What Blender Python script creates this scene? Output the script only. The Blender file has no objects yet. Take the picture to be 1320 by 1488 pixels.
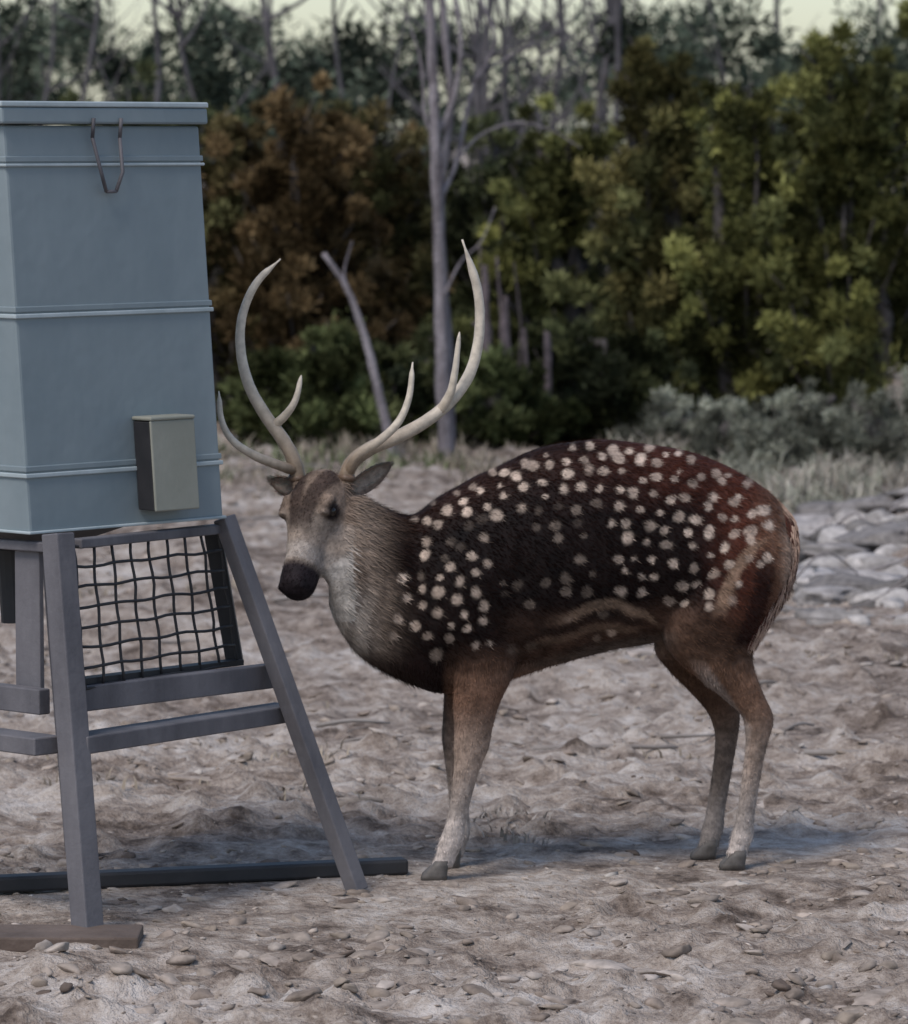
import bpy, math, random
import numpy as np
from mathutils import Vector, Matrix, noise
random.seed(7); rng=np.random.default_rng(11)
F=6700.0; H=1.6; PITCH=math.atan(544/F)
cp,sp=math.cos(PITCH),math.sin(PITCH)
def W(px,py,Y):
    # survey helper: world point at distance Y for a sight line measured in the photograph
    dx=(px-660)/F; up=-(py-744)/F
    dy=cp+up*sp; dz=-sp+up*cp
    s=Y/dy
    return Vector((dx*s,Y,H+dz*s))
# ---------------------------------------------------------------- materials
def mat_new(name):
    m=bpy.data.materials.new(name); m.use_nodes=True
    nt=m.node_tree; b=nt.nodes['Principled BSDF']
    return m,nt,b
def ramp(nt,stops):
    r=nt.nodes.new('ShaderNodeValToRGB')
    while len(r.color_ramp.elements)<len(stops): r.color_ramp.elements.new(0.5)
    for e,(p,c) in zip(r.color_ramp.elements,stops):
        e.position=p; e.color=(*c,1)
    return r
def noise_node(nt,scale,detail=4,rough=.6,vec=None):
    n=nt.nodes.new('ShaderNodeTexNoise'); n.inputs['Scale'].default_value=scale
    n.inputs['Detail'].default_value=detail; n.inputs['Roughness'].default_value=rough
    if vec: nt.links.new(vec,n.inputs['Vector'])
    return n
def simple_mat(name,c1,c2,scale=8,rough=.6,metal=0,bump=.2,bscale=40,bdist=.003,stretch=None):
    m,nt,b=mat_new(name)
    tc=nt.nodes.new('ShaderNodeTexCoord'); vec=tc.outputs['Object']
    if stretch:
        mp=nt.nodes.new('ShaderNodeMapping'); mp.inputs['Scale'].default_value=stretch
        nt.links.new(vec,mp.inputs['Vector']); vec=mp.outputs['Vector']
    n=noise_node(nt,scale,5,.65,vec)
    r=ramp(nt,[(.3,c1),(.7,c2)])
    nt.links.new(n.outputs['Fac'],r.inputs['Fac']); nt.links.new(r.outputs['Color'],b.inputs['Base Color'])
    b.inputs['Roughness'].default_value=rough; b.inputs['Metallic'].default_value=metal
    n2=noise_node(nt,bscale,3,.6,tc.outputs['Object'])
    bp=nt.nodes.new('ShaderNodeBump'); bp.inputs['Strength'].default_value=bump; bp.inputs['Distance'].default_value=bdist
    nt.links.new(n2.outputs['Fac'],bp.inputs['Height']); nt.links.new(bp.outputs['Normal'],b.inputs['Normal'])
    return m
def attr_mat(name,rough=.75,var=.35,vscale=60,translucent=0,bump=0,spec=.3):
    m,nt,b=mat_new(name)
    a=nt.nodes.new('ShaderNodeAttribute'); a.attribute_name='Col'
    if var>0:
        tc=nt.nodes.new('ShaderNodeTexCoord')
        n=noise_node(nt,vscale,3,.6,tc.outputs['Object'])
        mr=nt.nodes.new('ShaderNodeMapRange'); mr.inputs['From Min'].default_value=.3; mr.inputs['From Max'].default_value=.7
        mr.inputs['To Min'].default_value=1-var; mr.inputs['To Max'].default_value=1+var
        nt.links.new(n.outputs['Fac'],mr.inputs['Value'])
        vm=nt.nodes.new('ShaderNodeVectorMath'); vm.operation='SCALE'
        nt.links.new(a.outputs['Color'],vm.inputs[0]); nt.links.new(mr.outputs['Result'],vm.inputs['Scale'])
        nt.links.new(vm.outputs['Vector'],b.inputs['Base Color'])
        if bump:
            bp=nt.nodes.new('ShaderNodeBump'); bp.inputs['Strength'].default_value=bump; bp.inputs['Distance'].default_value=.004
            nt.links.new(n.outputs['Fac'],bp.inputs['Height']); nt.links.new(bp.outputs['Normal'],b.inputs['Normal'])
    else:
        d=nt.nodes.new('ShaderNodeBsdfDiffuse'); nt.links.new(a.outputs['Color'],d.inputs['Color'])
        nt.links.new(d.outputs[0],nt.nodes['Material Output'].inputs['Surface']); nt.nodes.remove(b); return m
    b.inputs['Roughness'].default_value=rough
    b.inputs['Specular IOR Level'].default_value=spec
    return m
# ---------------------------------------------------------------- mesh helpers
class MB:
    def __init__(s): s.v=[]; s.f=[]; s.c=[]
    def add(s,verts,faces,col=None):
        o=len(s.v); s.v+= [tuple(p) for p in verts]; s.f+=[tuple(i+o for i in f) for f in faces]
        if col is None: col=(1,1,1)
        if isinstance(col,list): s.c+=col
        else: s.c+=[col]*len(verts)
    def obj(s,name,mat,smooth=True,parent=None):
        me=bpy.data.meshes.new(name); me.from_pydata(s.v,[],s.f); me.update()
        a=me.color_attributes.new('Col','FLOAT_COLOR','POINT')
        c=np.ones((len(s.v),4),dtype=np.float32); c[:,:3]=np.array(s.c,dtype=np.float32); a.data.foreach_set('color',c.ravel())
        if smooth: me.polygons.foreach_set('use_smooth',[True]*len(me.polygons))
        ob=bpy.data.objects.new(name,me); bpy.context.collection.objects.link(ob)
        if mat: me.materials.append(mat)
        if parent: ob.parent=parent
        return ob
def np_obj(name,V,Q,C,mat,parent=None,smooth=False):
    me=bpy.data.meshes.new(name); k=Q.shape[1]
    me.vertices.add(len(V)); me.vertices.foreach_set('co',V.astype(np.float32).ravel())
    me.loops.add(Q.size); me.loops.foreach_set('vertex_index',Q.astype(np.int32).ravel())
    me.polygons.add(len(Q)); me.polygons.foreach_set('loop_start',np.arange(0,Q.size,k,dtype=np.int32))
    try: me.polygons.foreach_set('loop_total',np.full(len(Q),k,dtype=np.int32))
    except Exception: pass
    me.update(calc_edges=True); me.validate()
    a=me.color_attributes.new('Col','FLOAT_COLOR','POINT')
    c=np.ones((len(V),4),dtype=np.float32); c[:,:3]=C; a.data.foreach_set('color',c.ravel())
    if smooth: me.polygons.foreach_set('use_smooth',[True]*len(me.polygons))
    ob=bpy.data.objects.new(name,me); bpy.context.collection.objects.link(ob)
    me.materials.append(mat)
    if parent: ob.parent=parent
    return ob
def empty(name,loc=(0,0,0)):
    e=bpy.data.objects.new(name,None); bpy.context.collection.objects.link(e); e.empty_display_size=.1
    return e
def catmull(P,k=5):
    P=[np.array(p,float) for p in P]; out=[]
    Q=[2*P[0]-P[1]]+P+[2*P[-1]-P[-2]]
    for i in range(1,len(Q)-2):
        for j in range(k):
            t=j/k; a,b,c,d=Q[i-1],Q[i],Q[i+1],Q[i+2]
            out.append(.5*((2*b)+(-a+c)*t+(2*a-5*b+4*c-d)*t*t+(-a+3*b-3*c+d)*t**3))
    out.append(P[-1]); return out
def tube(pts,rad,n=8,jit=0):
    V=[];Fc=[]
    pts=[Vector(p) for p in pts]; N=len(pts)
    ref=Vector((.13,.92,.31)).normalized()
    for i in range(N):
        t=(pts[min(i+1,N-1)]-pts[max(i-1,0)])
        if t.length<1e-9: t=Vector((0,0,1))
        t.normalize()
        a=t.cross(ref)
        if a.length<.1: a=t.cross(Vector((1,0,0)))
        a.normalize(); b=t.cross(a)
        for k in range(n):
            th=2*math.pi*k/n
            r=rad[i]*(1+ (random.uniform(-jit,jit) if jit else 0))
            V.append(pts[i]+a*math.cos(th)*r+b*math.sin(th)*r)
    for i in range(N-1):
        for k in range(n):
            k2=(k+1)%n
            Fc.append((i*n+k,i*n+k2,(i+1)*n+k2,(i+1)*n+k))
    V.append(pts[0]);V.append(pts[-1])
    for k in range(n):
        k2=(k+1)%n
        Fc.append((N*n,k2,k)); Fc.append((N*n+1,(N-1)*n+k,(N-1)*n+k2))
    return V,Fc
def beam(p,q,w,h,side=None):
    p,q=Vector(p),Vector(q); t=(q-p).normalized()
    a=Vector(side) if side else t.cross(Vector((0,0,1)))
    a=(a-t*a.dot(t)).normalized(); b=t.cross(a)
    V=[];
    for c in (p,q):
        for s1,s2 in ((-1,-1),(1,-1),(1,1),(-1,1)): V.append(c+a*w/2*s1+b*h/2*s2)
    return V,[(3,2,1,0),(4,5,6,7),(0,1,5,4),(1,2,6,5),(2,3,7,6),(3,0,4,7)]
def bevel(ob,w=.003):
    m=ob.modifiers.new('bv','BEVEL'); m.width=w; m.segments=2; m.limit_method='ANGLE'; return ob

# ================================================================ GROUND
def mound(x,y):
    return .32*math.exp(-((x-2.45)/1.1)**2-((y-17.4)/1.3)**2)
def gh(x,y):
    z=noise.noise(Vector((x*.35,y*.35,0)))*.06+noise.noise(Vector((x*1.7,y*1.7,3)))*.04+noise.noise(Vector((x*5,y*5,7)))*.028
    c=noise.noise(Vector((x*12,y*12,1)))
    z+=max(0,c-.05)*.055+noise.noise(Vector((x*26,y*26,9)))*.012
    k=1
    for (cx,cy,r) in ((-.05,9.95,.45),(.6,10.15,.45),(-.5,9.6,.7)):
        d=math.hypot(x-cx,y-cy)/r
        k=min(k,max(.15,min(1,(d-.3)/1.0)))
    z*=k
    if abs(x)>40 or y>60 or y<0: return -.02
    return z-.012*k+mound(x,y)
xs=np.concatenate([[-400,-150,-60,-30,-15,-9,-6],np.arange(-4,4,.025),[4,6,9,15,30,60,150,400]])
ys=np.concatenate([[-200,-50,-10,0,3,5,6],np.arange(6.6,12.5,.022),np.arange(12.5,27,.06),[28,30,34,40,50,70,120,300,900]])
V=np.array([(x,y,gh(x,y)) for y in ys for x in xs]); nx=len(xs);ny=len(ys)
I=(np.arange(ny-1)[:,None]*nx+np.arange(nx-1)[None,:]).ravel()
Q=np.stack([I,I+1,I+nx+1,I+nx],1)
m,nt,b=mat_new('dry_soil')
tc=nt.nodes.new('ShaderNodeTexCoord')
n1=noise_node(nt,1.1,4,.75,tc.outputs['Object']); n2=noise_node(nt,9,5,.8,tc.outputs['Object'])
r1=ramp(nt,[(.385,(.095,.071,.057)),(.45,(.225,.176,.143)),(.52,(.38,.315,.265)),(.615,(.56,.50,.45))])
mx=nt.nodes.new('ShaderNodeMath'); mx.operation='ADD'
mm=nt.nodes.new('ShaderNodeMath'); mm.operation='MULTIPLY'; mm.inputs[1].default_value=.42
mm2=nt.nodes.new('ShaderNodeMath'); mm2.operation='MULTIPLY'; mm2.inputs[1].default_value=.58
nt.links.new(n1.outputs['Fac'],mm.inputs[0]); nt.links.new(n2.outputs['Fac'],mm2.inputs[0])
nt.links.new(mm.outputs[0],mx.inputs[0]); nt.links.new(mm2.outputs[0],mx.inputs[1])
nt.links.new(mx.outputs[0],r1.inputs['Fac']); nt.links.new(r1.outputs['Color'],b.inputs['Base Color'])
b.inputs['Roughness'].default_value=.95; b.inputs['Specular IOR Level'].default_value=.1
nb=noise_node(nt,34,4,.7,tc.outputs['Object'])
bp=nt.nodes.new('ShaderNodeBump'); bp.inputs['Strength'].default_value=1; bp.inputs['Distance'].default_value=.022
nt.links.new(nb.outputs['Fac'],bp.inputs['Height']); nt.links.new(bp.outputs['Normal'],b.inputs['Normal'])
np_obj('ground',V,Q,np.ones((len(V),3)),m,smooth=True)

import bmesh
def ico_(sd):
    bm=bmesh.new(); bmesh.ops.create_icosphere(bm,subdivisions=sd,radius=1); bm.verts.ensure_lookup_table()
    r=np.array([v.co[:] for v in bm.verts]),np.array([[v.index for v in f.verts] for f in bm.faces]); bm.free(); return r
ico1=ico_(1); ico2=ico_(2); ico3=ico_(3)
VV=[];QQ=[];CC=[];off=0
def stone(x,y,r,col,zs=(.3,.6),dz=0,ic=None,sx=(.8,1.6)):
    global off
    iv,icf=ic or (ico2 if r>.012 else ico1)
    s=iv.copy()
    for _ in range(9):
        nn=rng.normal(size=3); nn/=np.linalg.norm(nn); dd=rng.uniform(.42,.8)
        k=s@nn; o=k>dd; s[o]-=np.outer(k[o]-dd,nn)
    s+=rng.normal(size=s.shape)*(.045 if len(s)<200 else .02)
    s=s*np.array([rng.uniform(*sx),rng.uniform(.7,1.1),rng.uniform(*zs)])*r*1.2
    a=rng.uniform(-.8,.8); R=np.array([[math.cos(a),-math.sin(a),0],[math.sin(a),math.cos(a),0],[0,0,1]])
    tl=rng.uniform(-.4,.4); R2=np.array([[math.cos(tl),0,math.sin(tl)],[0,1,0],[-math.sin(tl),0,math.cos(tl)]])
    if r>.03: R2=np.eye(3)
    s=s@R2.T@R.T+np.array([x,y,gh(x,y)+dz])
    VV.append(s);QQ.append(icf+off);CC.append(np.tile(col,(len(s),1)));off+=len(s)
pal=np.array([(.34,.28,.235),(.40,.34,.295),(.25,.20,.165),(.48,.43,.385),(.15,.115,.095),(.29,.235,.19)])
for i in range(17000):
    y=6.8+16*rng.random()**1.5; half=.12*y+.5
    x=rng.uniform(-half,half)
    r=.004+.020*rng.random()**4.5*(1.25 if y<9.2 else 1)
    if noise.noise(Vector((x*.9,y*.6,5)))<-.1 and rng.random()<.7: continue
    if r>.012 and (math.hypot(x+.05,y-9.95)<.12): continue
    c=pal[rng.choice(6,p=[.31,.22,.22,.03,.05,.17])]*rng.uniform(.85,1.12)
    stone(x,y,r,c)
for i in range(60):
    y=rng.uniform(7.2,9.0); x=rng.uniform(-.35,1.2) if i<44 else rng.uniform(-1.1,1.2)
    stone(x,y,rng.uniform(.031,.07),pal[rng.choice([0,1,1,2,5])]*rng.uniform(.85,1.1),(.18,.34),-.010,ico3,(1.0,1.8))
for i in range(50):
    y=rng.uniform(10.5,20); x=rng.uniform(-2,2)
    stone(x,y,rng.uniform(.031,.075),pal[rng.choice([0,1,1,5])]*rng.uniform(.85,1.1),(.15,.3),-.008,ico2,(1.0,1.8))
stone_m=attr_mat('stone',.95,.35,26,bump=.8,spec=.1)
np_obj('ground_stones',np.concatenate(VV),np.concatenate(QQ),np.concatenate(CC),stone_m,smooth=False)

# ================================================================ grass tufts helper
def grass(name,spots,mat):
    VV=[];QQ=[];CC=[];off=0
    for (x,y,hh,rad,nb_,col) in spots:
        for i in range(nb_):
            a=rng.uniform(0,2*math.pi); rr=rad*math.sqrt(rng.random()); bx=x+rr*math.cos(a); by=y+rr*math.sin(a)
            z=gh(bx,by)-.01; L=hh*rng.uniform(.5,1.1); lean=rng.uniform(.2,1.1)*L; da=rng.uniform(0,2*math.pi)
            w=.003*rng.uniform(.7,1.8)*(1 if y<14 else 1.5); tx,ty=math.cos(da),math.sin(da)
            px_,py_=-ty*w,tx*w
            p=[(bx-px_,by-py_,z),(bx+px_,by+py_,z),(bx+tx*lean*.35+px_*.7,by+ty*lean*.35+py_*.7,z+L*.6),(bx+tx*lean*.35-px_*.7,by+ty*lean*.35-py_*.7,z+L*.6)]
            q=[p[3],p[2],(bx+tx*lean+px_*.1,by+ty*lean+py_*.1,z+L*.85),(bx+tx*lean-px_*.1,by+ty*lean-py_*.1,z+L*.85)]
            VV+=p+q; QQ+=[(off,off+1,off+2,off+3),(off+4,off+5,off+6,off+7)]; off+=8
            c=np.array(col)*rng.uniform(.6,1.3); CC+=[c]*8
    np_obj(name,np.array(VV),np.array(QQ),np.array(CC),mat)
grass_m=attr_mat('grass_blades',.8,0)
sp_=[]
for i in range(260):
    x=rng.uniform(.9,5.0); y=rng.uniform(18.6,23.5)
    sp_.append((x,y,rng.uniform(.05,.2),.2,70,(.33,.32,.25) if rng.random()<.6 else (.38,.34,.28)))
for i in range(150):
    x=rng.uniform(-5,1.2); y=rng.uniform(20.5,24.5)
    sp_.append((x,y,rng.uniform(.04,.15),.2,45,(.29,.245,.19) if rng.random()<.7 else (.13,.15,.075)))
for i in range(100):
    x=rng.uniform(-3,3.4); y=rng.uniform(11,21)
    sp_.append((x,y,rng.uniform(.02,.05),.12,22,(.30,.25,.195)))
for (a,bb) in ((730,1230),(700,1210),(745,1190),(760,1215),(715,1180),(775,1235)):
    p=W(a,bb,10720/(bb-200)); sp_.append((p.x,p.y,.04,.06,18,(.38,.33,.29)))
grass('dry_grass',sp_,grass_m)

# ================================================================ TREES
leaf_m=attr_mat('juniper_foliage',.75,0,spec=.15)
bark_m=simple_mat('bark',(.035,.028,.025),(.10,.085,.078),12,.9,0,.8,60,.01)
pale_bark=simple_mat('weathered_wood',(.08,.066,.072),(.36,.32,.33),16,.9,0,1,50,.02,(1,1,.25))
def leaves(centers,rads,cols,nper,L,w,up=.5):
    C=np.repeat(centers,nper,0); R=np.repeat(rads,nper); K=np.repeat(cols,nper,0); n=len(C)
    d=rng.normal(size=(n,3)); d/=np.linalg.norm(d,axis=1)[:,None]
    rr=R*(rng.random(n)**.5)*rng.uniform(.7,1.3,n)
    P=C+d*rr[:,None]
    t=d*.6+np.array([0,0,up])+rng.normal(size=(n,3))*.5; t/=np.linalg.norm(t,axis=1)[:,None]
    s=np.cross(t,rng.normal(size=(n,3))); s/=np.linalg.norm(s,axis=1)[:,None]
    l=L*rng.uniform(.4,1.4,n)[:,None]; ww=w*rng.uniform(.6,1.4,n)[:,None]
    V=np.stack([P-s*ww*.5,P+s*ww*.5,P+t*l+s*ww*.2,P+t*l-s*ww*.2],1).reshape(-1,3)
    Q=np.arange(n*4).reshape(n,4)
    K=K*rng.uniform(.5,1.45,(n,1))
    return V,Q,np.repeat(K,4,0)
def juniper(name,x,y,h,rw,col,col2,nplume=40,nper=200,base=.0,L=.042,w=.015,lean=0):
    e=empty(name); mb=MB()
    cs=[];rs=[];ks=[]
    col=np.array(col);col2=np.array(col2)
    for i in range(nplume):
        a=rng.uniform(0,2*math.pi); q=rng.random()**.6
        u=rng.random()
        tipz=base+(h-base)*(.18+.82*u)*rng.uniform(.86,1.06)
        rr=rw*(1-.5*u**1.6)*q*rng.uniform(.8,1.25)
        tip=np.array((x+rr*math.cos(a)+lean*tipz,y+rr*.8*math.sin(a),tipz))
        ln=rng.uniform(.25,.6)*(.5+h*.28)
        root=tip-np.array((math.cos(a)*ln*.5,math.sin(a)*ln*.5,ln*rng.uniform(.4,1)))
        root[2]=max(root[2],.05)
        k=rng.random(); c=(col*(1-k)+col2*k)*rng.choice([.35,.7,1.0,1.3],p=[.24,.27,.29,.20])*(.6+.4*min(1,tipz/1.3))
        m_=5; r0=rng.uniform(.08,.16)*(.55+h*.2)
        for j in range(m_):
            t=j/(m_-1); p=root*(1-t)+tip*t+rng.normal(size=3)*r0*.6
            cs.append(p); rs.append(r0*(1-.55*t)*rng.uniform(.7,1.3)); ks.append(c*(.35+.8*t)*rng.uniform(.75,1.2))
        mb.add(*tube(catmull([(x+(root[0]-x)*.2,y+(root[1]-y)*.2,root[2]*.6),root,tip],3),[.02,.017,.015,.012,.009,.006,.003],5))
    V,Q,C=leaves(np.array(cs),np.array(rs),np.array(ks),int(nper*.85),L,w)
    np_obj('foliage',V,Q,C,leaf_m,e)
    for k in range(3):
        bx=x+random.uniform(-.12,.12)*rw
        pts=catmull([(bx,y,-.05),(bx+random.uniform(-.15,.15),y+random.uniform(-.1,.1),h*.3),(bx+random.uniform(-.3,.3)*rw,y+random.uniform(-.1,.1),h*.6),(bx+random.uniform(-.4,.4)*rw,y,h*.88)],4)
        mb.add(*tube(pts,[.06*(1-i/len(pts))+.012 for i in range(len(pts))],7,.1))
    mb.obj('limbs',bark_m,True,e)
    return e
YG=(.245,.240,.080); YO=(.255,.215,.085); OL=(.130,.140,.062); DG=(.060,.070,.042); OR=(.165,.112,.056); GR=(.15,.18,.075)
def at(px,Y): return (px-660)/F*Y
juniper('juniper_tree',at(1230,24.6),24.6,2.12,.62,YG,OL,75,230,.1)
juniper('juniper_tree',at(1090,25.0),25.0,1.9,.48,YG,OL,55,210,.05)
juniper('juniper_tree',at(950,25.3),25.3,2.1,.45,YO,OL,60,220,.05)
juniper('juniper_tree',at(1390,25.4),25.4,2.2,.6,YG,OL,55,200)
juniper('juniper_tree',at(1010,26.8),26.8,2.0,.5,DG,OL,50,190)
juniper('juniper_tree',at(810,26.2),26.2,1.8,.45,OL,YG,50,200,.1)
juniper('juniper_tree',at(740,27.6),27.6,1.75,.45,DG,OL,45,190)
juniper('juniper_tree',at(640,28.2),28.2,1.5,.4,DG,OL,40,190)
juniper('juniper_tree',at(440,25.5),25.5,1.80,.52,OR,OR,66,220,.3)
juniper('juniper_tree',at(335,26.2),26.2,1.80,.5,OR,OL,54,200,.1)
juniper('juniper_tree',at(545,26.6),26.6,1.8,.42,OR,OL,50,200)
juniper('juniper_tree',at(200,27.5),27.5,2.0,.7,OL,DG,50,180)
juniper('juniper_shrub',at(475,23.7),23.7,.62,.30,GR,OL,32,190,0)
juniper('juniper_shrub',at(560,24.3),24.3,.45,.3,DG,OL,28,170,0)
juniper('juniper_shrub',at(390,24.3),24.3,.5,.3,OL,GR,28,170,0)
juniper('juniper_shrub',at(640,24.8),24.8,.6,.35,DG,OL,34,170,0)
juniper('juniper_shrub',at(720,24.0),24.0,.42,.4,OL,GR,34,170,0)
juniper('juniper_shrub',at(820,24.6),24.6,.6,.35,DG,OL,34,170,0)
juniper('juniper_shrub',at(900,24.5),24.5,.6,.4,DG,OL,34,170,0)
SG=(.42,.42,.33); SG2=(.31,.315,.24)
for px,Y,h in ((1070,22.6,.27),(1170,22.9,.36),(1270,22.5,.34),(1360,22.8,.4),(1220,22.0,.2),(1120,21.8,.16),(980,23.4,.22)):
    juniper('sage_shrub',at(px,Y),Y,h,.30,SG,SG2,26,150,0,.03,.007)
juniper('juniper_tree',at(-250,26),26,2.2,.9,OL,DG,45,120)
juniper('juniper_tree',at(1800,26),26,2.3,.9,YG,OL,45,120)
juniper('juniper_tree',at(-900,27),27,2.2,1.0,OL,DG,40,120)
juniper('juniper_tree',at(2350,27),27,2.2,1.0,OL,YG,40,120)
# distant wood mass
e=empty('distant_woods')
cs=[];rs=[];ks=[]
for i in range(1500):
    x=rng.uniform(-11,11); y=rng.uniform(30,42)
    top=2.28+.14*math.sin(x*1.3)+.55*noise.noise(Vector((x*2.6,0,2)))+(y-30)*.018
    z=top*(rng.random()**.6)
    px=x*F/y+660
    if 690<px<860 and z>1.5 and rng.random()<.5: continue
    cs.append((x,y,z)); rs.append(rng.uniform(.08,.34))
    k=rng.random(); c=np.array((.058,.078,.058))*(1-k)+np.array((.12,.138,.10))*k
    ks.append(c*rng.choice([.3,.55,.9,1.15]))
V,Q,C=leaves(np.array(cs),np.array(rs),np.array(ks),170,.075,.030,.2)
np_obj('foliage',V,Q,C,leaf_m,e)
mb=MB()
for i in range(85):
    x=rng.uniform(-9,9); y=rng.uniform(29.5,40); h=rng.uniform(2.6,4.6); r=rng.uniform(.010,.040)
    if i<12: y=rng.uniform(29.5,33); x=rng.uniform(.1,1.1)
    pts=[(x,y,-.05)]
    for k in range(1,6): pts.append((pts[-1][0]+rng.uniform(-.14,.14),y+rng.uniform(-.1,.1),h*k/5))
    pts=catmull(pts,3); mb.add(*tube(pts,[r*(1-.7*j/len(pts)) for j in range(len(pts))],6))
    for k in range(6):
        s=pts[rng.integers(4,len(pts)-1)]; d=rng.uniform(-.8,.8)
        mb.add(*tube(catmull([s,(s[0]+d*.5,s[1],s[2]+.2),(s[0]+d,s[1],s[2]+.6)],3),[r*.5*(1-j/8) for j in range(7)],5))
mb.obj('trunks',simple_mat('grey_bark',(.045,.04,.043),(.15,.135,.14),6,.9),True,e)

# pale dead tree
e=empty('dead_tree'); mb=MB(); D=23.2
def limb(P,r0,r1,Y=D,n=9,mbx=None,jit=.06):
    P=[W(a,b_,Y+dy) for (a,b_,dy) in P]
    if P[0].z<.15: P[0].z=-.03
    pts=catmull(P,5); N=len(pts)
    (mbx or mb).add(*tube(pts,[r0+(r1-r0)*i/(N-1) for i in range(N)],n,jit))
limb([(648,705,0),(643,560,0),(640,420,.05),(636,300,0),(632,180,-.05),(628,80,0),(622,-60,0),(612,-200,0)],.036,.020,jit=.18)
limb([(655,700,.1),(652,520,.1),(640,300,.1),(655,160,.05),(648,60,0),(640,-60,0),(650,-200,.1)],.024,.014,jit=.18)
limb([(640,290,0),(665,230,.1),(690,120,.2),(735,85,.25),(775,60,.3)],.013,.005)
limb([(640,190,0),(660,140,0),(670,60,0),(655,-40,0)],.016,.009)
limb([(632,200,0),(618,170,0),(612,90,.1),(590,20,.1)],.010,.004)
limb([(690,120,.2),(720,60,.2),(700,0,.2),(690,-60,.2)],.010,.006)
limb([(645,430,0),(670,380,.1),(700,350,.1),(720,300,.1)],.007,.003)
limb([(665,230,.1),(700,195,.2),(750,178,.2),(800,188,.2),(845,215,.2)],.007,.003)
mb.obj('trunk_and_limbs',pale_bark,True,e)
e=empty('dead_tree'); mb=MB()
limb([(575,690,0),(548,560,0),(530,490,0),(505,420,0),(470,368,0)],.026,.012,23.0,jit=.15)
limb([(515,440,0),(500,400,.1),(512,350,.1)],.009,.003,23.0)
mb.obj('trunk_and_limbs',pale_bark,True,e)
e=empty('tree_stump'); mb=MB()
for (cx,top,r) in ((708,385,.055),(738,430,.05),(690,470,.03),(765,490,.02),(725,372,.02),(750,380,.010),(700,350,.009),(795,590,.025)):
    limb([(cx+random.uniform(-8,8),700,0),(cx+2,560,0),(cx+random.uniform(-8,8),480,0),(cx-3,top,0)],r*1.1,r*.25,24.3,10,None,.25)
mb.obj('trunks',simple_mat('stump_bark',(.05,.038,.04),(.19,.15,.155),14,.95,0,1,60,.015),True,e)

# ================================================================ rock ledge with dead branches (right mid distance)
e=empty('rock_ledge'); mb=MB()
for i in range(70):
    Y=rng.uniform(14.9,18.4); x=rng.uniform(1.10,3.6); z=gh(x,Y)+rng.uniform(0.02,.08)
    L=rng.uniform(.2,.6); a=rng.normal(0,.5); r=rng.uniform(.003,.009)
    p=[(x,Y,z)]
    for k in range(3): p.append((p[-1][0]+L/3*math.cos(a)+rng.normal(0,.04),p[-1][1]+L/3*math.sin(a),max(gh(x,Y)+.01,p[-1][2]+rng.normal(0,.05))))
    pts=catmull(p,3); mb.add(*tube(pts,[r*(1-.6*j/len(pts)) for j in range(len(pts))],6,.1))
mb.obj('dead_branches',simple_mat('dead_branch_wood',(.12,.10,.095),(.38,.34,.325),5,.9,0,.7,50,.01),True,e)
VV=[];QQ=[];CC=[];off=0
for i in range(1500):
    Y=rng.uniform(14.8,19.5); x=rng.uniform(.95,4.2)
    stone(x,Y,.012+.075*rng.random()**2.2,np.array((.40,.365,.34))*rng.uniform(.3,1.25),(.35,.8))
for i in range(95):
    Y=rng.uniform(15.2,18.4); x=rng.uniform(1.15,4.0)
    stone(x,Y,rng.uniform(.06,.18),np.array((.38,.345,.325))*rng.uniform(.45,1.15),(.25,.5),.02,ico3,(1.1,2.0))
np_obj('rocks',np.concatenate(VV),np.concatenate(QQ),np.concatenate(CC),stone_m,e,False)
mb=MB()
for i in range(130):
    Y=rng.uniform(12,22.5); x=rng.uniform(-3,3); L=rng.uniform(.1,.5); a=rng.normal(0,.4); r=rng.uniform(.003,.011)
    z=gh(x,Y)+.005
    p=[(x,Y,z),(x+L*.5*math.cos(a),Y+L*.5*math.sin(a),z+rng.uniform(0,.02)),(x+L*math.cos(a),Y+L*math.sin(a)+.03,z)]
    mb.add(*tube(catmull(p,3),[r,r,r*.9,r*.8,r*.7,r*.6,r*.4],5))
mb.obj('fallen_branches',simple_mat('fallen_branch_wood',(.15,.125,.11),(.36,.32,.29),5,.9),True)

# ================================================================ FEEDER
fe=empty('game_feeder')
paint=simple_mat('blue_grey_paint',(.165,.205,.222),(.235,.275,.288),3,.6,.0,.35,7,.012,(1,1,.35))
paint2=simple_mat('pale_seam_paint',(.30,.35,.36),(.44,.49,.50),9,.6)
steel=simple_mat('weathered_steel',(.075,.070,.078),(.180,.168,.176),6,.7,.1,.5,50,.003,(1,1,.4))
dark=simple_mat('black_steel',(.012,.012,.014),(.03,.028,.03),10,.6)
beige=simple_mat('beige_plastic',(.235,.235,.19),(.30,.295,.245),6,.65)
woodm=simple_mat('weathered_board',(.08,.055,.042),(.17,.125,.10),7,.9,0,.6,40,.006)
u=Vector((.372,.4,0)); v=Vector((-.4,.372,0)); LU=u.length
nr=Vector((.4,-.372,0)).normalized(); nl=-u.normalized()
F0=Vector((at(24,9.3),9.3,0))
def FP(a,b_,z,o=0,ol=0):
    p=F0+u*a+v*b_+nr*o+nl*ol; return Vector((p.x-.058*(z-1.22),p.y,z))
def loop_box(a0,a1,b0,b1,z0,z1,o=0):
    k=o/LU
    c=[(a0-k,b0-k),(a1+k,b0-k),(a1+k,b1+k),(a0-k,b1+k)]
    Vv=[FP(a,b_,z0) for a,b_ in c]+[FP(a,b_,z1) for a,b_ in c]
    return Vv,[(3,2,1,0),(4,5,6,7),(0,1,5,4),(1,2,6,5),(2,3,7,6),(3,0,4,7)]
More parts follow.
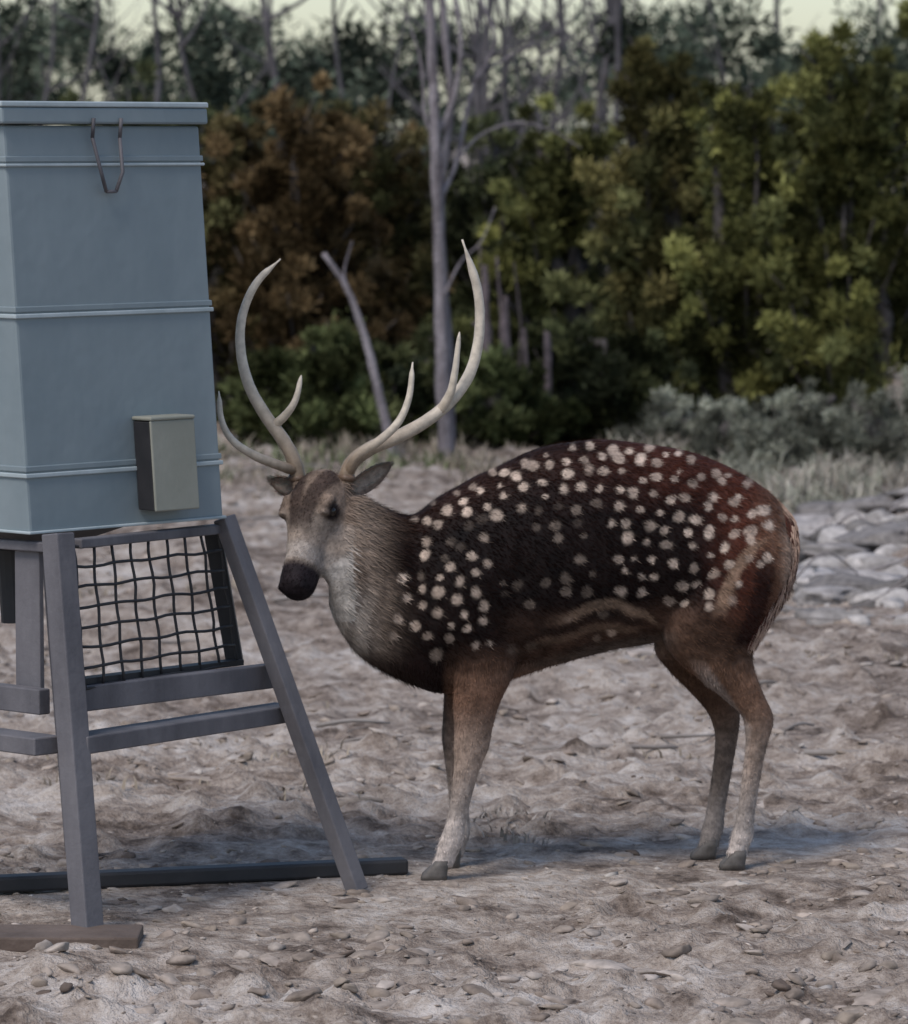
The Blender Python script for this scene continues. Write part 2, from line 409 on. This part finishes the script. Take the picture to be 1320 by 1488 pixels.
mb=MB(); mb.add(*loop_box(0,1,0,1,.80,1.625)); bevel(mb.obj('bin',paint,False,fe),.006)
mb=MB(); mb.add(*loop_box(0,1,0,1,1.628,1.662,.014)); bevel(mb.obj('lid',paint,False,fe),.005)
mb=MB(); mb.add(*loop_box(0,1,0,1,1.6625,1.674,.016)); bevel(mb.obj('lid_top',paint2,False,fe),.003)
mb=MB()
for z,hh in ((1.548,.006),(1.245,.009),(.922,.009),(.805,.006)): mb.add(*loop_box(0,1,0,1,z-hh,z,.005))
bevel(mb.obj('seams',paint2,False,fe),.002)
mb=MB()
for z in (1.551,1.248,.925): mb.add(*loop_box(0,1,0,1,z,z+.012,.003))
bevel(mb.obj('seam_flanges',paint,False,fe),.002)
mb=MB()
mb.add(*tube([FP(.42,0,1.60,.012),FP(.44,0,1.53,.02),FP(.47,0,1.49,.014)],[.004]*3,6))
mb.add(*tube([FP(.56,0,1.60,.012),FP(.55,0,1.53,.02),FP(.52,0,1.49,.014)],[.004]*3,6))
mb.add(*tube([FP(.47,0,1.49,.014),FP(.52,0,1.49,.014)],[.004]*2,6))
mb.add(*tube([FP(.42,0,1.64,.02),FP(.42,0,1.60,.012)],[.004]*2,6)); mb.add(*tube([FP(.56,0,1.64,.02),FP(.56,0,1.60,.012)],[.004]*2,6))
mb.obj('lid_latch',steel,True,fe)
def obox(a0,a1,z0,z1,o0,o1):
    c=[(a0,o0),(a0,o1),(a1,o1),(a1,o0)]
    Vv=[FP(a,0,z0,o) for a,o in c]+[FP(a,0,z1,o) for a,o in c]
    return Vv,[(0,1,2,3),(7,6,5,4),(4,5,1,0),(5,6,2,1),(6,7,3,2),(7,4,0,3)]
mb=MB(); mb.add(*obox(.55,.78,.83,1.018,.050,.056)); mb.add(*obox(.548,.782,1.018,1.026,.0,.058)); bevel(mb.obj('control_box_door',beige,False,fe),.003)
mb=MB(); mb.add(*obox(.552,.778,.832,1.016,.002,.0498)); bevel(mb.obj('control_box_body',dark,False,fe),.002)
mb=MB()
c=[(.15,.15),(.7,.15),(.7,.85),(.15,.85)]; c2=[(.4,.5),(.55,.5),(.55,.65),(.4,.65)]
Vv=[FP(a,b_,.798) for a,b_ in c]+[FP(a,b_,.73) for a,b_ in c2]
mb.add(Vv,[(0,1,2,3),(7,6,5,4),(0,4,5,1),(1,5,6,2),(2,6,7,3),(3,7,4,0)])
mb.add(*tube([FP(.45,.6,.735),FP(.45,.6,.58)],[.04,.04],16)); mb.obj('hopper',dark,False,fe)
mb=MB()
fl_t=W(84,775,9.27); fl_b=W(128,1352,9.19); fl_b.z=.0
rl_t=W(326,752,9.74); rl_b=W(520,1303,9.72); rl_b.z=.0
mb.add(*beam(fl_t,fl_b,.048,.048,u))
mb.add(*beam(rl_t,rl_b,.036,.036,u))
ll_t=FP(0,1,.80); ll_b=FP(-.25,1.4,.0); mb.add(*beam(ll_t,ll_b,.045,.045,u))
bl_t=FP(1,1,.78); bl_b=W(112,1245,10.28); bl_b.z=0; mb.add(*beam(bl_t,bl_b,.04,.04,u))
bevel(mb.obj('legs',steel,False,fe),.003)
mb=MB()
mb.add(*beam(W(110,1016,9.27),W(392,982,9.80),.03,.052))
mb.add(*beam(W(108,1082,9.24),W(418,1034,9.82),.07,.036))
mb.add(*beam(W(70,1084,9.24),W(-260,1040,9.80),.07,.036))
mb.add(*beam(W(65,1020,9.29),W(-260,980,9.82),.03,.052))
mb.add(*beam(W(110,790,9.31),W(322,768,9.76),.03,.02))
mb.add(*beam(W(70,795,9.31),W(-200,775,9.72),.03,.02))
bevel(mb.obj('frame_rails',steel,False,fe),.003)
mb=MB(); mb.add(*beam(W(42,800,9.36),W(44,1005,9.36),.078,.012,(.7,-.7,0))); bevel(mb.obj('side_plate',steel,False,fe),.002)
mb=MB(); mb.add(*beam(W(308,765,9.80),W(342,966,9.83),.036,.03,(1,0,0)))
mb.add(*beam(W(112,990,9.30),W(345,962,9.80),.034,.012)); mb.obj('black_post',dark,False,fe)
mb=MB()
TL,TR,BL,BR=W(108,795,9.30),W(318,772,9.74),W(122,1000,9.27),W(345,965,9.78)
def bil(s,t): 
    return TL.lerp(TR,s).lerp(BL.lerp(BR,s),t)
for i in range(9):
    s=i/8; ph=random.uniform(0,6); mb.add(*tube([bil(s,t/12)+Vector((.0018*math.sin(t*1.3+ph)+random.uniform(-.001,.001),0,0)) for t in range(13)],[.0032]*13,6))
for j in range(8):
    t=j/7; ph=random.uniform(0,6); mb.add(*tube([bil(s/16,t)+Vector((0,-.004,.002*math.sin(s*1.1+ph)+random.uniform(-.001,.001))) for s in range(17)],[.0032]*17,6))
mb.obj('wire_guard',dark,True,fe)
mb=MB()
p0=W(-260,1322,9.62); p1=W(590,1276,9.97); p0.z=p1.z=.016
mb.add(*beam(p0,p1,.05,.034)); bevel(mb.obj('shadow_strip',dark,False,fe),.006)  # dark bar added to stand for the feeder's shadow band on the soil
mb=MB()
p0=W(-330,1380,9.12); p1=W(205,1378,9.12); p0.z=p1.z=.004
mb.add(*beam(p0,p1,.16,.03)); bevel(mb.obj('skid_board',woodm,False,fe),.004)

# ================================================================ DEER
DS=670.0
def Y0(px): return 9.97+.22*(px-640)/DS
def DP(p):
    return W(p[0],p[1],Y0(p[0])+p[2]/DS)
def loft(mb,secs,n=28,col=None,sup=2.0):
    V=[];Fc=[];N=len(secs)
    for c,A,B in secs:
        c=np.array(c,float);A=np.array(A,float);B=np.array(B,float)
        for k in range(n):
            th=2*math.pi*k/n; ca,sa=math.cos(th),math.sin(th)
            ca=math.copysign(abs(ca)**(2/sup),ca); sa=math.copysign(abs(sa)**(2/sup),sa)
            V.append(DP(c+A*ca+B*sa))
    for i in range(N-1):
        for k in range(n):
            k2=(k+1)%n; Fc.append((i*n+k,i*n+k2,(i+1)*n+k2,(i+1)*n+k))
    V.append(DP(secs[0][0]));V.append(DP(secs[-1][0]))
    for k in range(n):
        k2=(k+1)%n; Fc.append((N*n,k2,k)); Fc.append((N*n+1,(N-1)*n+k,(N-1)*n+k2))
    mb.add(V,Fc)
def interp_rows(rows,k=4):
    return [tuple(r) for r in catmull(rows,k)]
body=MB()
T=[(478,735,880,30,-38),(490,722,910,44,-34),(520,716,952,56,-24),(560,736,978,66,-12),(600,748,996,80,-3),(640,720,1008,98,0),(700,688,1002,112,0),(780,652,975,124,0),(860,638,952,128,0),(940,645,936,120,0),(1010,658,925,108,0),(1070,684,915,94,0),(1115,712,895,76,0),(1143,742,872,50,0),(1156,778,842,18,0)]
secs=[]
for (x,t,b_,hw,lc) in interp_rows(T,4):
    secs.append(((x,(t+b_)/2,lc),(0,(b_-t)/2,0),(0,0,hw)))
loft(body,secs,36)
def leg(rows,lat0,lat1):
    rr=interp_rows(rows,4); M=len(rr); s=[]
    for i,(y,x,rx,ry) in enumerate(rr):
        l=lat0+(lat1-lat0)*min(1,i/(M*.5))
        s.append(((x,y,l),(rx,0,0),(0,0,ry)))
    loft(body,s,20)
leg([(745,1062,60,40),(790,1074,76,54),(840,1070,82,60),(890,1046,82,58),(930,1031,68,48),(962,1040,54,38),(990,1061,42,31),(1016,1083,31,24),(1038,1100,24,20),(1056,1103,21,17),(1085,1099,16,14.5),(1130,1092,14,13),(1185,1084,13.5,13),(1215,1079,17,14.5),(1232,1074,15,13),(1243,1071,17,14)],-46,-55)
leg([(840,1050,76,52),(890,1035,76,52),(940,1012,62,44),(970,1016,47,34),(1000,1033,36,27),(1028,1049,26,21),(1048,1055,21,17),(1075,1056,16.5,14.5),(1125,1049,14.5,13),(1180,1040,14,12.5),(1205,1036,16.5,14),(1220,1032,15,13),(1232,1029,16,13)],46,52)
leg([(850,680,70,40),(900,692,64,44),(945,704,52,36),(985,702,42,29),(1025,692,34,25),(1060,688,28,23),(1088,685,26,22),(1108,681,21,19),(1140,674,17,16),(1190,664,14.5,14),(1222,656,18,15),(1245,648,16,14),(1262,641,17,14)],-62,-58)
leg([(880,680,56,40),(930,684,44,34),(980,680,34,28),(1030,671,27,23),(1070,667,25,21),(1092,666,22,18),(1125,665,16.5,15),(1180,668,14.5,13.5),(1210,667,17,14.5),(1230,662,15.5,13.5),(1246,658,16,14)],56,54)
loft(body,[((x,y,0),(0,ry,0),(0,0,rz)) for x,y,ry,rz in ((575,900,40,30),(610,920,64,50),(650,935,70,64),(700,930,62,60),(740,925,40,40))],20)
O=np.array((474,708,-18.)); Nn=np.array((429,852,-96.)); ax=(Nn-O); AL=np.linalg.norm(ax); ax/=AL
lat=np.array((.82,0,-.56)); lat-=ax*lat.dot(ax); lat/=np.linalg.norm(lat); dor=np.cross(lat,ax)
if dor[1]>0: dor=-dor
def HP(t,l,d): return O+ax*AL*t+lat*l+dor*d
head=[(-.12,0,16,18),(-.04,0,32,34),(.08,0,42,42),(.22,0,46,47),(.34,0,45,45),(.46,-1,36,41),(.58,-2,30,36),(.72,-3,26,31),(.85,-4,26,29),(.96,-4,26,27),(1.04,-4,22,22),(1.09,-5,12,12)]
loft(body,[(HP(t,0,d),lat*w_,dor*h_) for t,d,w_,h_ in interp_rows(head,3)],24,sup=2.2)
loft(body,[(HP(t,0,d),lat*w_,dor*h_) for t,d,w_,h_ in ((.1,-34,22,20),(.3,-38,28,22),(.5,-34,23,18),(.72,-28,17,13),(.9,-24,15,10),(1.0,-22,9,7))],18)
for s in (-1,1):
    loft(body,[(HP(t,s*34,30),lat*11,dor*9) for t in (.2,.26,.34,.4)],12)
    loft(body,[(HP(t,s*14,4),lat*10,dor*12) for t in (.92,1.0,1.06)],10)
loft(body,[((440,735,-6),(12,0,0),(0,0,12)),((438,715,0),(13,0,0),(0,0,13)),((436,698,2),(13,0,0),(0,0,13))],12)
loft(body,[((490,738,-36),(12,0,0),(0,0,12)),((496,718,-36),(13,0,0),(0,0,13)),((500,700,-36),(13,0,0),(0,0,13))],12)
loft(body,[((478,790,-50),(0,46,0),(26,0,26)),((500,810,-40),(0,70,0),(22,0,40)),((530,830,-24),(0,95,0),(0,0,52))],22)
tmp=body.obj('tmp_body',None)
rm=tmp.modifiers.new('r','REMESH'); rm.mode='VOXEL'; rm.voxel_size=.0044
sm=tmp.modifiers.new('s','SMOOTH'); sm.factor=.5; sm.iterations=7
dg=bpy.context.evaluated_depsgraph_get(); ev=tmp.evaluated_get(dg)
me=bpy.data.meshes.new_from_object(ev); bpy.data.objects.remove(tmp)
n=len(me.vertices); co=np.empty(n*3); me.vertices.foreach_get('co',co); co=co.reshape(-1,3)
no=np.empty(n*3); me.vertices.foreach_get('normal',no); no=no.reshape(-1,3)
bx=660+co[:,0]*6700/co[:,1]; by=200+(H-co[:,2])*6700/co[:,1]
lt=(co[:,1]-(9.97+.22*(bx-640)/DS))*DS
def bump_at(cx,cy,rx,ry,amp,ang=0):
    dx=(bx-cx);dy=(by-cy); ca,sa=math.cos(ang),math.sin(ang)
    return amp*np.exp(-(((dx*ca+dy*sa)/rx)**2+((-dx*sa+dy*ca)/ry)**2))
rel=bump_at(672,860,45,85,.014,.25)-bump_at(745,880,16,70,.008,.2)+bump_at(1030,840,60,70,.012,-.3)-bump_at(955,860,16,60,.008,-.3)-bump_at(600,860,14,80,.007,.1)+bump_at(830,900,90,40,.006)
nzr=np.array([noise.noise(Vector((p[0]*16,p[1]*16,p[2]*16))) for p in co])*.0025
tor=((by<1000)&(bx>520)).astype(float)
co=co+no*((rel*tor*np.abs(no[:,1])+nzr*tor)[:,None])
me.vertices.foreach_set('co',co.ravel()); me.update()
def ss(a,b_,x): t=np.clip((x-a)/(b_-a),0,1); return t*t*(3-2*t)
topx=np.array([r[0] for r in T]); topy=np.array([r[1] for r in T]); boty=np.array([r[2] for r in T])
def deer_color(co,bx,by,lt):
    n=len(co)
    top=np.interp(bx,topx,topy); bot=np.interp(bx,topx,boty)
    f=(by-top)/(bot-top)
    nz=np.array([noise.noise(Vector(p)*9) for p in co]); nz2=np.array([noise.noise(Vector((p[0]*30,p[1]*30,p[2]*60))) for p in co])
    D=np.array((.0095,.0055,.0048)); Rr=np.array((.058,.019,.012)); Tn=np.array((.18,.100,.064)); Pl=np.array((.44,.375,.335)); Nk=np.array((.22,.165,.128)); Wh=np.array((.42,.37,.33))
    def mix(c,k,w): w=np.clip(w,0,1)[:,None]; return c*(1-w)+np.asarray(k)*w
    c=np.tile(D,(n,1))
    c=mix(c,Rr,ss(740,1020,bx)*(1-ss(.08,.38,f+nz*.12))*.9)
    c=mix(c,Rr*1.5,ss(1000,1090,bx+nz*30)*(1-ss(880,960,by))*.9)
    c=mix(c,(.030,.013,.009),(1-ss(.0,.25,f))*(1-ss(800,980,bx))*.6)
    c=mix(c,Tn,ss(1075,1140,bx+nz*25)*.7)
    c=mix(c,(.058,.033,.024),ss(870,905,by+nz*12)*ss(700,780,bx)*(1-ss(1000,1060,bx)))
    line=np.interp(bx,[760,800,850,900,940,960],[928,905,886,880,888,915])+nz*16
    c=mix(c,(.25,.17,.12),(1-ss(2,11,np.abs(by-line)))*ss(780,850,bx)*(1-ss(945,965,bx))*.75)
    c=mix(c,(.012,.008,.007),(1-ss(2,9,np.abs(by-line-14)))*ss(740,800,bx)*(1-ss(925,945,bx))*.6)
    c=mix(c,(.15,.10,.07),(1-ss(3,10,np.abs(by-line-29)))*ss(740,800,bx)*(1-ss(905,945,bx))*.6)
    c=mix(c,Wh*.4,ss(.93,1.0,f)*ss(660,760,bx)*(1-ss(960,1000,bx))*.5)
    nk=(1-ss(535,610,bx+nz*34+(by-850)*-.12))
    c=mix(c,Nk,nk)
    c=mix(c,(.38,.33,.285),nk*ss(830,890,by)*(1-ss(935,975,by))*(1-ss(515,560,bx))*.75)
    c=mix(c,(.05,.034,.028),nk*(ss(.15,.7,np.sin(bx*.17+by*.03+nz*4)))*ss(770,850,by)*(.5))
    c=mix(c,(.018,.010,.009),ss(935,970,by)*(1-ss(600,680,bx))*.9)
    legz=ss(925,1010,by+nz*20)
    c=mix(c,(.145,.080,.053),legz*ss(640,655,bx))
    c=mix(c,Tn*.95,ss(850,960,by)*ss(930,990,bx)*.5)
    c=mix(c,(.29,.215,.17),ss(1015,1110,by))
    c=mix(c,Pl,ss(1100,1215,by))
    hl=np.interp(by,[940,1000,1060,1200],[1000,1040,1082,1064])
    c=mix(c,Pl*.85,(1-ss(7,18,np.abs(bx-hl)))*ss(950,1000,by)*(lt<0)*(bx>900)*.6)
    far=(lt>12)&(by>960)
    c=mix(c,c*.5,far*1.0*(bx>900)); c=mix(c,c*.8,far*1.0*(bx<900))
    edge=np.interp(by,[780,800,830,860,900],[1112,1092,1072,1058,1046])+nz*8
    c=mix(c,(.36,.235,.16),(1-ss(5,15,np.abs(bx-edge)))*ss(775,800,by)*(1-ss(870,905,by))*.7)
    c=mix(c,(.020,.008,.007),(1-ss(8,20,np.abs(bx-np.interp(by,[800,850,900,940],[1116,1110,1096,1080]))))*ss(790,835,by)*(1-ss(930,950,by))*.85)
    c=mix(c,(.36,.245,.18),ss(1130,1148,bx)*.9)
    sr=random.Random(3); sp=[]
    offs=[8,26,47,70,94,118,142,166,192,220,250,284]
    for ri,o in enumerate(offs):
        x=598+sr.uniform(0,25)
        while x<1122:
            t=float(np.interp(x,topx,topy)); y=t+o+sr.uniform(-6,6)
            s=1.0
            if 720<x<880 and o>92: s=sr.choice([0,0,.15,.35])
            if 600<x<720 and 60<o<100: s*=sr.choice([.5,1,.2])
            if x>890 and y>885: s=0
            if x>1080 and o>120: s=0
            if x<740 and y>965: s=0
            if x<700 and o<25: s*=.5
            if s>0: sp.append((x+sr.uniform(-6,6),y,sr.uniform(5.2,9.4)*(1 if ri else .8),s*sr.uniform(.4,.95)))
            x+=sr.uniform(21,34)
    sp+= [(578,900,8,.7),(585,840,8,.8),(570,925,7,.6),(590,870,7,.6)]
    m=np.zeros(n)
    for (x,y,r,s) in sp:
        dd=np.hypot((bx-x)*.95,(by-y)); w=(1-ss(r*.55,r*1.2,dd+nz2*4.5))*s
        m=np.maximum(m,w)
    m*=(by<985)*ss(560,575,bx)
    c=mix(c,(.58,.45,.36),m)
    P=np.stack([bx,by,lt],1)-O
    t=P@ax/AL; l=P@lat; d=P@dor
    inh=(bx<515)*(by<905)*(np.abs(l)<62)*(t>-.3)
    hd=inh*(1-ss(40,58,-d))
    c=mix(c,(.20,.145,.11),hd)
    c=mix(c,(.32,.26,.215),hd*(1-ss(.55,.9,np.abs(t-.62)*3))*.7)
    c=mix(c,(.032,.020,.017),hd*(1-ss(8,19,np.abs(np.abs(l)-(5+36*np.clip(.5-t,0,1)))))*ss(10,22,d)*(1-ss(.45,.62,t))*.85)
    for s in (-1,1):
        pe=HP(.33,s*39,22)-O; de=np.hypot(np.hypot(P[:,0]-pe[0],P[:,1]-pe[1]),(P[:,2]-pe[2]))
        c=mix(c,(.02,.013,.012),inh*(1-ss(10,20,de)))
    c=mix(c,(.022,.016,.018),inh*ss(.78,.88,t)*ss(-26,-16,d))
    c=mix(c,(.38,.34,.31),inh*ss(.60,.7,t)*(1-ss(.78,.82,t))*(.5))
    c=mix(c,(.42,.38,.34),inh*(1-ss(-28,-18,d))*ss(.3,.5,t)*.8)
    c*=(1+nz[:,None]*.45+nz2[:,None]*.4)
    return np.clip(c,.003,1),m
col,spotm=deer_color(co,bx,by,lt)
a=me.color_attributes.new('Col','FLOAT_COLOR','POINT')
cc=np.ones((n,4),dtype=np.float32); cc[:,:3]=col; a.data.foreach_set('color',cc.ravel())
me.polygons.foreach_set('use_smooth',[True]*len(me.polygons))
deer=empty('axis_deer')
hide=attr_mat('deer_hide',.75,.3,90,bump=.35,spec=.15)
furm=attr_mat('deer_fur',.8,0,spec=.15)
me.materials.clear(); me.materials.append(hide)
ob=bpy.data.objects.new('body',me); bpy.context.collection.objects.link(ob); ob.parent=deer
idx=rng.choice(n,size=min(n,70000),replace=n<70000)
P=co[idx]+rng.normal(size=(len(idx),3))*.0015; Nn_=no[idx]; C=col[idx]
flow=np.tile(np.array((.8,.1,-.55)),(len(idx),1)); bxx,byy=bx[idx],by[idx]
flow[byy>960]=(0.1,0,-1); hm=(bxx<500)&(byy<890); flow[hm]=(.5,.2,.5)
flow=flow-Nn_*(np.sum(flow*Nn_,1))[:,None]; flow/=np.linalg.norm(flow,axis=1)[:,None]+1e-6
dr=flow+Nn_*.28+rng.normal(size=flow.shape)*.16
Lh=np.full(len(idx),.011); Lh[byy>1000]=.006; Lh[hm]=.005; Lh[(bxx>500)&(bxx<600)]=.019
Lh=Lh*rng.uniform(.6,1.3,len(idx))*(1-.6*spotm[idx])
sd=np.cross(dr,Nn_); sd/=np.linalg.norm(sd,axis=1)[:,None]+1e-6
Vf=np.stack([P-sd*.0011,P+sd*.0011,P+dr*Lh[:,None]],1).reshape(-1,3)
Cf=np.repeat(C*rng.uniform(.7,1.35,(len(idx),1)),3,0)
np_obj('fur',Vf,np.arange(len(Vf)).reshape(-1,3),Cf,furm,deer)
ant=attr_mat('antler_bone',.5,.2,50,bump=.4,spec=.35)
mb=MB()
def antler(P,r0,r1,c0=(.17,.11,.065),c1=(.60,.52,.42),k=6):
    pts=catmull([DP(p) for p in P],k); N=len(pts); rad=[]; cl=[]
    for i in range(N):
        s=i/(N-1); r=(r0+(r1-r0)*s**1.1)/DS
        if s>.93: r*=max(.25,(1-s)/.07)
        rad.append(r)
    Vv,Fc=tube(pts,rad,12,.03)
    for i in range(N):
        s=min(1,(i/(N-1))*1.7); c=tuple(np.array(c0)*(1-s)+np.array(c1)*s); cl+=[c]*12
    cl+=[c0,c1]; mb.add(Vv,Fc,cl)
antler([(437,712,2),(428,672,4),(412,640,10),(385,602,20),(362,560,30),(350,510,38),(352,460,42),(372,412,40),(408,376,34)],11.5,4.5)
antler([(430,684,2),(405,676,-14),(370,662,-30),(338,640,-38),(322,610,-40),(318,568,-34)],8,3.5)
antler([(399,618,14),(416,602,4),(430,580,-6),(438,545,-8)],7,3.2,(.46,.38,.29))
antler([(496,714,-36),(510,675,-36),(538,652,-32),(580,634,-24),(625,608,-14),(662,575,-4),(686,535,4),(697,480,8),(694,420,6),(672,348,0)],11.5,6.2)
antler([(505,688,-38),(520,662,-52),(552,640,-64),(580,612,-70),(595,575,-70),(600,526,-66)],8.2,3.6)
antler([(640,597,-12),(655,570,-20),(662,535,-26),(668,482,-28)],7.5,3.2,(.46,.38,.29))
for c in ((433,695,3),(503,694,-36)):
    p=DP(c); mb.add(*tube([p+Vector((0,0,-.008)),p,p+Vector((0,0,.008))],[.016,.022,.017],12,.15),(.14,.09,.06))
mb.obj('antlers',ant,True,deer)
def ear(base,tip,nrm,wid,name):
    base=np.array(base,float);tip=np.array(tip,float);a=tip-base;L=np.linalg.norm(a);a/=L
    nrm=np.array(nrm,float);nrm-=a*nrm.dot(a);nrm/=np.linalg.norm(nrm);s=np.cross(a,nrm)
    me_=MB();V=[];Fc=[];cl=[];n=9;m_=10
    for side_ in (0,1):
        for i in range(m_+1):
            t=i/m_; w=wid*(math.sin(math.pi*(t*.84+.12))**.75)
            for k in range(n):
                q=(k/(n-1))*2-1
                p=base+a*L*t+s*w*q+nrm*(abs(q)**2*w*.6*(1-t*.4)-side_*3.5)
                V.append(DP(p))
                inner=(side_==0)
                e_=abs(q)>.7 or t>.85
                cl.append((.26,.21,.17) if (inner and not e_) else ((.15,.105,.08) if e_ else (.20,.14,.105)))
    S=(m_+1)*n
    for side_ in (0,1):
        for i in range(m_):
            for k in range(n-1):
                f=(side_*S+i*n+k,side_*S+i*n+k+1,side_*S+(i+1)*n+k+1,side_*S+(i+1)*n+k); Fc.append(f if side_==0 else f[::-1])
    for i in range(m_):
        for k in (0,n-1):
            Fc.append((i*n+k,(i+1)*n+k,S+(i+1)*n+k,S+i*n+k))
    for k in range(n-1): Fc.append((m_*n+k,m_*n+k+1,S+m_*n+k+1,S+m_*n+k))
    me_.add(V,Fc,cl)
    for i in range(700):
        p=np.array(V[random.randrange(len(V))]); d=DP(base+a*L)-DP(base); d.normalize()
        q=Vector(p); e_=q+d*random.uniform(.006,.014)+Vector((random.uniform(-.004,.004),0,random.uniform(-.004,.004)))
        me_.add([q-Vector((.0008,0,.0008)),q+Vector((.0008,0,.0008)),e_],[(0,1,2)],(.22*random.uniform(.5,1.4),.17,.135))
    me_.obj(name,hide,True,deer)
ear((502,716,-32),(568,674,-8),(-.2,.6,-1),16,'ear_near')
ear((440,714,6),(394,698,26),(.4,.4,-1),14,'ear_far')
eye=simple_mat('eye_glossy',(.006,.004,.003),(.012,.008,.006),5,.08)
for s,nm in ((-1,'eye_far'),(1,'eye_near')):
    c=DP(HP(.33,s*38,21)); bm=bmesh.new(); bmesh.ops.create_uvsphere(bm,u_segments=20,v_segments=14,radius=.0115)
    me_=bpy.data.meshes.new(nm); bm.to_mesh(me_); bm.free(); me_.polygons.foreach_set('use_smooth',[True]*len(me_.polygons))
    o=bpy.data.objects.new(nm,me_); o.location=c; bpy.context.collection.objects.link(o); me_.materials.append(eye); o.parent=deer
# tail
mb=MB()
tp=catmull([DP(p) for p in ((1122,732,-6),(1142,762,-22),(1143,810,-42),(1127,860,-58),(1104,905,-64),(1086,940,-64))],6); N=len(tp)
rad=[.012+.014*math.sin(math.pi*i/(N-1)) for i in range(N)]; rad[-1]=.003; rad[-2]=.007
Vv,Fc=tube(tp,rad,12,.08); cl=[(.05,.016,.011)]*len(Vv)
mb.add(Vv,Fc,cl)
for i in range(3600):
    j=random.randrange(N-1); p=Vector(tp[j]); a_=random.uniform(0,2*math.pi); r=rad[j]
    q=p+Vector((math.cos(a_)*r,math.sin(a_)*r,random.uniform(-.01,.01))); d=Vector(tp[min(j+2,N-1)])-p
    if d.length<1e-6: d=Vector((0,0,-1))
    d.normalize(); e_=q+d*random.uniform(.015,.035)+Vector((math.cos(a_)*.006,math.sin(a_)*.006,0)); s_=Vector((.0012,0,0))
    edge_=math.cos(a_)>.15
    c_=(.36,.245,.185) if edge_ and random.random()<.8 else (.07*random.uniform(.5,1.4),.022,.014)
    mb.add([q-s_,q+s_,e_],[(0,1,2)],c_)
mb.obj('tail',hide,True,deer)
hoofm=simple_mat('hoof_horn',(.05,.042,.036),(.16,.14,.125),20,.6)
def hoof(px,py,lat_,nm,sc=1.0):
    p=DP((px,py,lat_)); mb=MB()
    for s in (-1,1):
        V=[];Fc=[];n_=10
        for (z,fx,bx_,w,cx) in ((.0,-.040,.018,.0135,0),(.012,-.036,.018,.0135,0),(.028,-.022,.018,.0125,.002),(.042,-.012,.016,.011,.004)):
            for k in range(n_):
                th=2*math.pi*k/n_; xx=(fx+bx_)/2+(bx_-fx)/2*math.cos(th); yy=w*math.sin(th)
                V.append((p.x+xx*sc+cx,p.y+s*.0135+yy*sc,z*sc))
        for i in range(3):
            for k in range(n_):
                k2=(k+1)%n_; Fc.append((i*n_+k,i*n_+k2,(i+1)*n_+k2,(i+1)*n_+k))
        Fc.append(tuple(range(n_))[::-1]); Fc.append(tuple(range(3*n_,4*n_)))
        mb.add(V,Fc)
    mb.obj(nm,hoofm,True,deer)
hoof(1071,1262,-55,'hoof_hind_near'); hoof(1029,1248,52,'hoof_hind_far'); hoof(638,1284,-58,'hoof_front_near'); hoof(657,1264,54,'hoof_front_far')

# ================================================================ LIGHT / CAMERA
el=math.radians(55); az=math.radians(214)
w=bpy.data.worlds.new('World'); bpy.context.scene.world=w; w.use_nodes=True
nt=w.node_tree; bg=nt.nodes['Background']; sk=nt.nodes.new('ShaderNodeTexSky'); sk.sky_type='NISHITA'; sk.sun_disc=False
sk.sun_elevation=el; sk.sun_rotation=az; sk.dust_density=1.0; sk.air_density=1
nt.links.new(sk.outputs[0],bg.inputs[0]); bg.inputs[1].default_value=.15
sl=bpy.data.lights.new('sun','SUN'); sl.energy=2.2; sl.angle=math.radians(20); sl.color=(1,.95,.90)
so=bpy.data.objects.new('sun',sl); bpy.context.collection.objects.link(so)
dirv=Vector((math.sin(az)*math.cos(el),math.cos(az)*math.cos(el),math.sin(el)))
so.rotation_euler=dirv.to_track_quat('Z','Y').to_euler()
cam=bpy.data.cameras.new('cam'); co_=bpy.data.objects.new('cam',cam); bpy.context.collection.objects.link(co_)
co_.location=(0,0,H); co_.rotation_euler=(math.pi/2-PITCH,0,0)
cam.sensor_fit='HORIZONTAL'; cam.sensor_width=36; cam.lens=36*F/1320; cam.clip_end=2000
cam.dof.use_dof=True; cam.dof.focus_distance=9.2; cam.dof.aperture_fstop=9
s=bpy.context.scene; s.camera=co_
s.view_settings.view_transform='Standard'; s.view_settings.look='None'; s.view_settings.exposure=0
